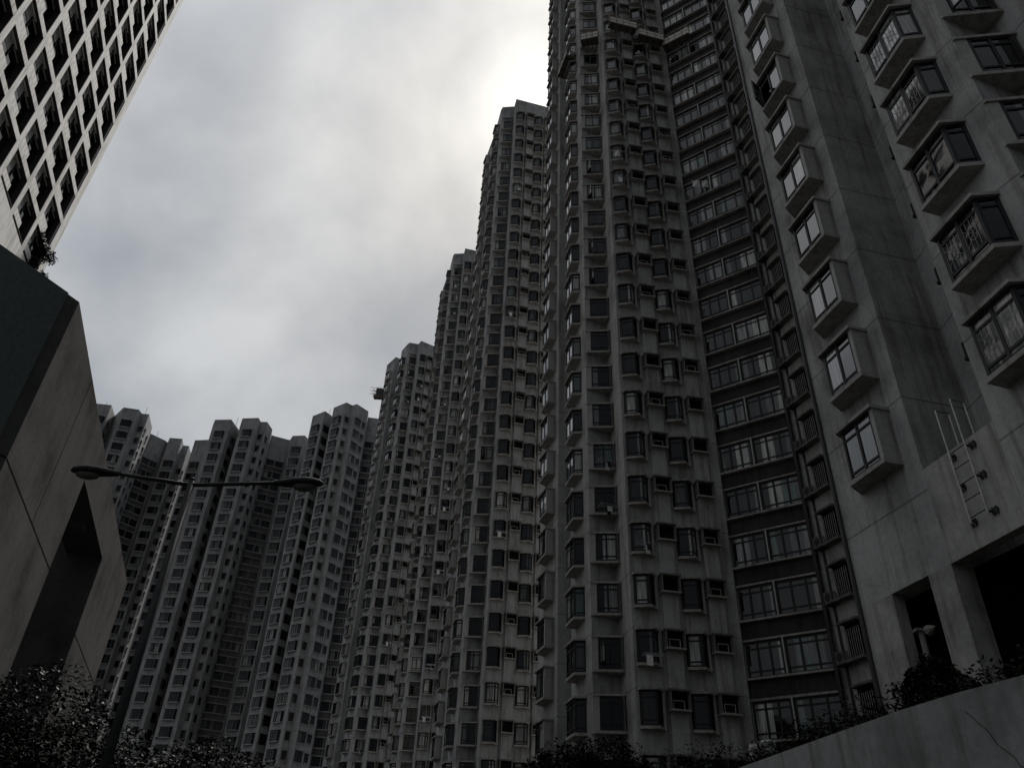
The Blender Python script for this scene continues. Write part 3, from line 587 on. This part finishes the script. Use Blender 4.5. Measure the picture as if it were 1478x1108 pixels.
# ------------------------------------------------------------------ street lamp
LP = Vector((-5.36, 12.0)); LZ = 7.6
lt = thing('street_lamp', 'grey double armed street lamp standing in front of the far towers', 'street lamp', (LP.x, LP.y, 0))
mb = MB(); mb.bar((0, 0, 0), (0, 0, LZ + .08), 0.095, 'lamppaint', 14, 0.052); mb.bar((0, 0, LZ + .08), (0, 0, LZ + .12), 0.06, 'lamppaint', 14, 0.02); mb.bar((0, 0, 0), (0, 0, .9), 0.13, 'lamppaint', 14)
obj('pole', mb.mesh('pole', True), lt)
def lamp_head(end, d):
    """a flat drop-shaped lantern, length along d"""
    d = Vector(d).normalized(); side = Vector((-d.y, d.x, 0)).normalized(); upv = side.cross(d) * -1
    if upv.z < 0: upv = -upv
    hd = MB(); prof = [(0, .05, .05, 0), (.08, .06, .06, 0), (.18, .085, .07, .0), (.34, .125, .085, .008), (.52, .14, .092, .012), (.67, .12, .082, .01), (.78, .075, .056, .005), (.825, .02, .02, 0)]
    rings = []
    for (x, w, hgt, oz) in prof:
        c = Vector(end) + d * x + upv * oz
        r = []
        for i in range(14):
            a = 2 * math.pi * i / 14; sn = math.sin(a)
            r.append(c + side * (w * math.cos(a)) + upv * (hgt * sn * (1.0 if sn > 0 else 0.75)))
        rings.append(r)
    b = 0; hd.v = [tuple(p) for r in rings for p in r]; k = hd.mi('lamppaint')
    for i in range(len(rings) - 1):
        for j in range(14):
            j2 = (j + 1) % 14; hd.f.append((i * 14 + j, i * 14 + j2, (i + 1) * 14 + j2, (i + 1) * 14 + j)); hd.m.append(k)
    hd.f.append(tuple(range(14))); hd.m.append(k); hd.f.append(tuple(reversed(range(len(hd.v) - 14, len(hd.v))))); hd.m.append(k)
    bowl = MB(); ring = []
    for (sx, dz) in ((1.0, 0.0), (.85, -.045), (.5, -.075)):
        ring.append([Vector(end) + d * (.52 + .21 * sx * math.cos(2 * math.pi * i / 16)) + side * (.11 * sx * math.sin(2 * math.pi * i / 16)) + upv * (-.055 + dz) for i in range(16)])
    bowl.v = [tuple(p) for r in ring for p in r]; k = bowl.mi('lampglass')
    for i in range(2):
        for j in range(16):
            j2 = (j + 1) % 16; bowl.f.append((i * 16 + j, i * 16 + j2, (i + 1) * 16 + j2, (i + 1) * 16 + j)); bowl.m.append(k)
    bowl.f.append(tuple(range(32, 48))); bowl.m.append(k)
    return hd.mesh('lamp_head', True), bowl.mesh('lens', True)
for e, d in (((-1.22, -0.05, LZ + .10), (-1, -.03, .02)), ((1.42, -0.06, LZ + .06), (1, -.03, .02))):
    mb = MB(); mb.bar((0, 0, LZ - .02), e, 0.036, 'lamppaint', 10, 0.03); obj('arm', mb.mesh('arm', True), lt)
    h, bw = lamp_head(e, d); ho = obj('lamp_head', h, lt); obj('lens', bw, ho)

# ------------------------------------------------------------------ terrace, retaining wall, ladder
rw = [(2.6, 22), (3.3, 18), (4.11, 14.45), (4.47, 12.48), (4.77, 10.88), (4.94, 10.02), (5.18, 9.15), (5.49, 8.31), (6.1, 7.0), (8.2, 4.5), (14, 1)]
RT = 4.0
mb = MB(); inner = [(x + .34, y + .16) for x, y in rw]
mb.prism(rw + inner[::-1], 0, RT, 'retain')
wo_ = tag(obj('retaining_wall', mb), 'low curving raw concrete wall in the bottom right corner under the hedge', 'retaining wall')
rnd = random.Random(21); mb = MB(); a_, b_ = Vector((5.0, 9.76)), Vector((5.62, 8.0)); pts = []
for i in range(15):
    f = i / 14; q = Vector((5.18, 9.15)).lerp(Vector((5.49, 8.31)), .1 + .9 * f + rnd.uniform(-.03, .03)); pts.append(Vector((q.x - .004, q.y - .002, 3.78 - 1.0 * f + rnd.uniform(-.03, .03))))
for a, b in zip(pts[:-1], pts[1:]): mb.bar(a, b, .003, 'jointdark')
obj('crack', mb, wo_)
mb = MB(); mb.prism([(x + .001, y) for x, y in inner] + [(60, 1), (60, 70), (2.6, 70)], 0.01, RT - .35, 'soil'); structure('terrace_ground', mb)
lad = thing('wall_ladder', 'steel rung ladder with hooped top rails on the concrete wall at right', 'ladder', (10.6, 17.4, 0))
a0 = Vector((10.83, 16.30)) - Vector((10.6, 17.4)); a1 = Vector((10.94, 15.77)) - Vector((10.6, 17.4)); off = -n2 * -0.16
def v3(p, z, o=0.0): w = p + n2 * o; return Vector((w.x, w.y, z))
for a in (a0, a1):
    mb = MB(); mb.bar(v3(a, 9.65, .16), v3(a, 12.72, .16), 0.024, 'steel', 8); mb.bar(v3(a, 12.72, .16), v3(a, 12.72, -.22), 0.024, 'steel', 8); mb.bar(v3(a, 12.72, -.22), v3(a, 11.66, -.22), 0.024, 'steel', 8)
    obj('rail', mb, lad)
    for z in (9.72, 10.62, 11.42):
        mb = MB(); s = (1 if a is a1 else -1); c = v3(a, z, .0)
        mb.bar(v3(a, z, 0.001), v3(a, z, .16), 0.03, 'iron'); tg = (a1 - a0).normalized(); cc = a + tg * (.07 * s)
        for dx in (-.05, .05):
            for dz in (-.06, .06): w = cc + tg * dx; mb.bar(v3(w, z + dz, .002), v3(w, z + dz, .05), 0.036, 'iron', 6)
        w0_, w1_ = cc - tg * .1, cc + tg * .1; mb.bar(v3(w0_, z, .02), v3(w1_, z, .02), .03, 'iron'); obj('bracket', mb, lad)
for z in (9.78, 10.2, 10.62, 11.04, 11.46):
    mb = MB(); mb.bar(v3(a0, z, .16), v3(a1, z, .16), 0.013, 'iron', 6); obj('rung', mb, lad)

# ------------------------------------------------------------------ work platforms hung round the centre tower
def platform(label, a, b, z, zb=None, depth=0.8, drape=True):
    a = Vector(a); b = Vector(b); u = (b - a).normalized(); n = Vector((u.y, -u.x)); Ln = (b - a).length
    zb = z if zb is None else zb
    t = thing('work_platform', label, 'work platform', (a.x, a.y, 0), 0, 'work platforms round the centre tower')
    def at(x, d, f): v = u * x + n * d; return Vector((v.x, v.y, z + (zb - z) * x / Ln + f))
    mb = MB(); A = [at(0, .1, 0), at(Ln, .1, 0), at(Ln, .1 + depth, 0), at(0, .1 + depth, 0)]; Bt = [p - Vector((0, 0, .14)) for p in A]
    mb.face(A, 'plank'); mb.face(Bt[::-1], 'plank')
    for i in range(4): j = (i + 1) % 4; mb.face([A[i], Bt[i], Bt[j], A[j]], 'plank')
    for i in range(4): x = Ln * (i + .5) / 4; mb.bar(at(x, -.05, -.2), at(x, depth + .15, -.2), .05, 'iron')
    obj('deck', mb, t)
    mb = MB(); m = max(3, int(Ln / .6))
    for i in range(m + 1): x = Ln * i / m; mb.bar(at(x, depth + .08, 0), at(x, depth + .08, 1.15), .025, 'bamboo')
    for f in (.4, .8, 1.12): mb.bar(at(0, depth + .09, f), at(Ln, depth + .09, f), .022, 'bamboo')
    for x in (0, Ln):
        for f in (.6, 1.1): mb.bar(at(x, 0.05, f), at(x, depth + .08, f), .022, 'bamboo')
    obj('railing', mb, t)
    if drape:
        mb = MB(); rnd = random.Random(int(a.x * 100)); cols_ = 14; top = [.85 + .2 * rnd.random() for _ in range(cols_ + 1)]
        for i in range(cols_):
            x0, x1 = Ln * i / cols_, Ln * (i + 1) / cols_; d0, d1 = depth + .05 - .05 * (i % 2), depth + .05 - .05 * ((i + 1) % 2)
            mb.face([at(x0, d0, .02), at(x1, d1, .02), at(x1, d1 - .02, top[i + 1]), at(x0, d0 - .02, top[i])], 'netting')
        obj('netting', mb, t)
    for x in (Ln * .1, Ln * .9):
        mb = MB(); mb.bar(at(x, .3, .0), at(x, .3, 30 if False else 1.9), .018, 'iron'); obj('hanger', mb, t)
platform('work platform wrapping the left corner of the centre tower', (3.62, 42.0), (4.20, 39.75), 64.6, depth=0.75)
platform('short work platform beside the flat windows of the centre tower', (4.75, 39.15), (6.2, 38.75), 65.0, depth=0.7)
platform('left one of two work platforms end to end on the angled bay wall', (6.75, 37.45), (9.15, 37.95), 65.3, depth=0.6)
platform('right one of two work platforms end to end, next to the living room recess', (9.25, 38.0), (11.5, 38.5), 64.6, depth=0.6)
platform('pale sheeted work platform across the living room recess', (11.9, 38.75), (13.9, 37.4), 64.3, depth=0.6)
# bamboo cantilever at the top left corner of the slim tower
bt = thing('bamboo_platform', 'tiny bamboo platform sticking out from the top left corner of a far tower', 'bamboo platform', (-24.1, 121.8, 82.3))
mb = MB(); rnd = random.Random(3)
for i in range(16):
    x = -1.9 + .12 * i; mb.bar((x * .9, rnd.uniform(-.6, .3), rnd.uniform(-.2, .9)), (x * .9 + rnd.uniform(-.7, .7), rnd.uniform(-.9, .3), rnd.uniform(.6, 2.4)), .035, 'bamboo')
for z in (0, .7, 1.4): mb.bar((-2.3, -.5, z + .3), (.2, -.4, z), .04, 'bamboo'); mb.bar((-1.9, .2, z + .1), (.2, .3, z), .04, 'bamboo')
obj('pole_frame', mb, bt); mb = MB(); mb.box(-1.5, .05, -.6, .3, -.5, .02, 'plank'); mb.box(-1.1, .02, -.62, .28, .02, 1.5, 'iron'); obj('deck', mb, bt)

# ------------------------------------------------------------------ washing
def washing(label, p, pieces):
    t = thing('washing', label, 'washing', p)
    mb = MB(); mb.bar((-.7, 0, .02), (.7, 0, .02), .015, 'steel'); obj('rod', mb, t)
    for x, w, h_, m in pieces:
        mb = MB(); z0 = 0
        for i in range(4):
            for j in range(3):
                f = lambda a, b: (x + w * (a - .5) * (1 + .12 * b), .04 * math.sin(6 * a + 3 * b) - .02, -h_ * b)
                mb.face([f(i / 4, j / 3), f((i + 1) / 4, j / 3), f((i + 1) / 4, (j + 1) / 3), f(i / 4, (j + 1) / 3)], m)
        obj('garment', mb, t)
washing('white shirts hung out at a living room window of the centre tower', (13.0, 38.0, 46.9), [(-.3, .5, .7, 'cloth'), (.35, .45, .65, 'cloth')])
washing('pale towel hanging under a bay window high on the centre tower', (6.9, 37.05, 48.6), [(0, .35, .55, 'cloth')])

# ------------------------------------------------------------------ planting
def leaves(mb, centre, r, n, size, m, rnd, shell=0.55):
    cx, cy, cz = centre; rx, ry, rzz = r
    for _ in range(n):
        while True:
            d = Vector((rnd.gauss(0, 1), rnd.gauss(0, 1), rnd.gauss(0, 1)))
            if d.length > .01: break
        d.normalize(); k = shell + (1 - shell) * rnd.random() ** .6
        k *= 1 + .22 * math.sin(d.x * 5 + cx) * math.sin(d.y * 6 + cz) + .12 * math.sin(d.z * 9 + cy)
        p = Vector((cx + d.x * rx * k, cy + d.y * ry * k, cz + d.z * rzz * k))
        s = size * rnd.uniform(.35, 1.35); a = Vector((rnd.gauss(0, 1), rnd.gauss(0, 1), rnd.gauss(0, .5))).normalized()
        b = a.cross(Vector((rnd.gauss(0, .4), rnd.gauss(0, .4), 1))).normalized()
        mb.face([p - a * s, p + b * s * .45, p + a * s, p - b * s * .45], m)
def tree(name, label, cat, loc, trunk_h, clumps, n, size, seed, group=None):
    rnd = random.Random(seed); t = thing(name, label, cat, loc, 0, group)
    mb = MB(); mb.bar((0, 0, 0), (.08, .05, trunk_h), .17, 'bark', 9, .1)
    for c, r in clumps: mb.bar((.08, .05, trunk_h * .8), (c[0] * .9, c[1] * .9, c[2]), .07, 'bark', 6, .02)
    obj('trunk', mb, t); mb = MB()
    for c, r in clumps:
        tot = sum(x[1][0] * x[1][2] for x in clumps); leaves(mb, c, r, int(n * r[0] * r[2] / tot), size, 'leaf', rnd)
    obj('crown', mb, t)
tree('tree', 'glossy dark tree in the bottom left corner behind the lamp post', 'tree', (-8.5, 15.3, 0), 2.4,
     [((-1.5, 0, 3.6), (1.7, 1.4, 1.25)), ((.1, .2, 3.9), (1.5, 1.3, 1.3)), ((1.3, -.1, 3.0), (1.35, 1.2, 1.35)), ((-.3, -.6, 2.9), (2.0, 1.0, 1.2)), ((-2.7, -.2, 3.4), (1.2, 1, 1.2))], 52000, .05, 1)
tree('tree', 'low dark tree under the far towers, right of the lamp post foot', 'tree', (-7.7, 21.5, 0), 2.6,
     [((-1.2, 0, 3.9), (1.6, 1.3, .95)), ((.6, 0, 4.15), (1.6, 1.3, .95)), ((1.7, .2, 4.1), (1.0, 1.0, .7)), ((0, -.4, 3.2), (2.2, 1.2, .9))], 34000, .055, 2)
tree('small_tree', 'small dark tree at the bottom centre before the centre tower', 'tree', (2.55, 24.0, 0), 3.6,
     [((-.5, 0, 5.2), (1.2, 1.0, .75)), ((.6, 0, 5.35), (1.2, 1.0, .8)), ((1.4, 0, 4.9), (.9, .9, .7)), ((-1.1, 0, 4.8), (.9, .9, .6))], 22000, .06, 3)
rnd = random.Random(11); mb = MB()
seg = [Vector(p) for p in inner]
for a, b in zip(seg[:-1], seg[1:]):
    m = max(2, int((b - a).length / .32))
    for i in range(m):
        p = a.lerp(b, (i + rnd.random()) / m); hgt = rnd.uniform(.34, .56) * (1.0 if p.y < 16 else 1.4)
        leaves(mb, (p.x + .32, p.y + .12, RT - .05 + hgt * .35), (.36, .36, hgt), 850, .034, 'leaf2', rnd, .1)
hg = thing('hedge', 'straggly dark hedge along the top of the curving concrete wall', 'hedge'); obj('foliage', mb, hg)
mb = MB(); leaves(mb, (0, 0, .85), (.62, .62, .62), 9000, .05, 'leaf2', random.Random(5), .6)
bs = thing('round_bush', 'round clipped dark bush before the doorway of the nearest tower', 'bush', (7.75, 14.2, 4.35)); obj('foliage', mb, bs)
m2 = MB(); m2.bar((0, 0, -.8), (0, 0, .6), .05, 'bark', 6); obj('stem', m2, bs)
mb = MB(); rnd = random.Random(8)
for i in range(7): leaves(mb, (rnd.uniform(-.3, .3), rnd.uniform(-1.2, 1.2), rnd.uniform(.0, 2.6)), (.4, .6, .6), 260, .10, 'leaf', rnd, .2)
p = oc + ou * 2.0 + on_ * .35
fs = thing('wall_shrub', 'shrub growing on the pale tower just above the podium edge', 'shrub', (p.x, p.y, 42.2)); obj('foliage', mb, fs)
# two pale rough stone pillars behind the hedge
for (px_, py_, hh, lab) in ((7.35, 24.0, 1.9, 'pale knobbly stone pillar behind the hedge, the slimmer left one'), (7.75, 24.0, 2.1, 'pale knobbly stone pillar behind the hedge, the broader right one')):
    t = thing('stone_pillar', lab, 'stone pillar', (px_, py_, 3.6)); rnd = random.Random(int(px_ * 10)); mb = MB()
    z = 0; r0 = .15 if px_ < 7.5 else .21
    while z < hh + .6:
        hgt = rnd.uniform(.2, .3); ring0 = None; ox, oy = rnd.uniform(-.04, .04), rnd.uniform(-.04, .04); rr = [r0 * rnd.uniform(.8, 1.15) for _ in range(9)]
        levels = [(0, .8), (.3, 1.0), (.7, 1.0), (1, .75)]; b = len(mb.v); k = mb.mi('stone')
        for f, s in levels:
            for i in range(9): a = 2 * math.pi * i / 9; mb.v.append((ox + rr[i] * s * math.cos(a), oy + rr[i] * s * math.sin(a), z + hgt * f))
        for l in range(3):
            for i in range(9): j = (i + 1) % 9; mb.f.append((b + l * 9 + i, b + l * 9 + j, b + (l + 1) * 9 + j, b + (l + 1) * 9 + i)); mb.m.append(k)
        mb.f.append(tuple(b + 27 + i for i in range(9))); mb.m.append(k); z += hgt * .97
    obj('shaft', mb, t)
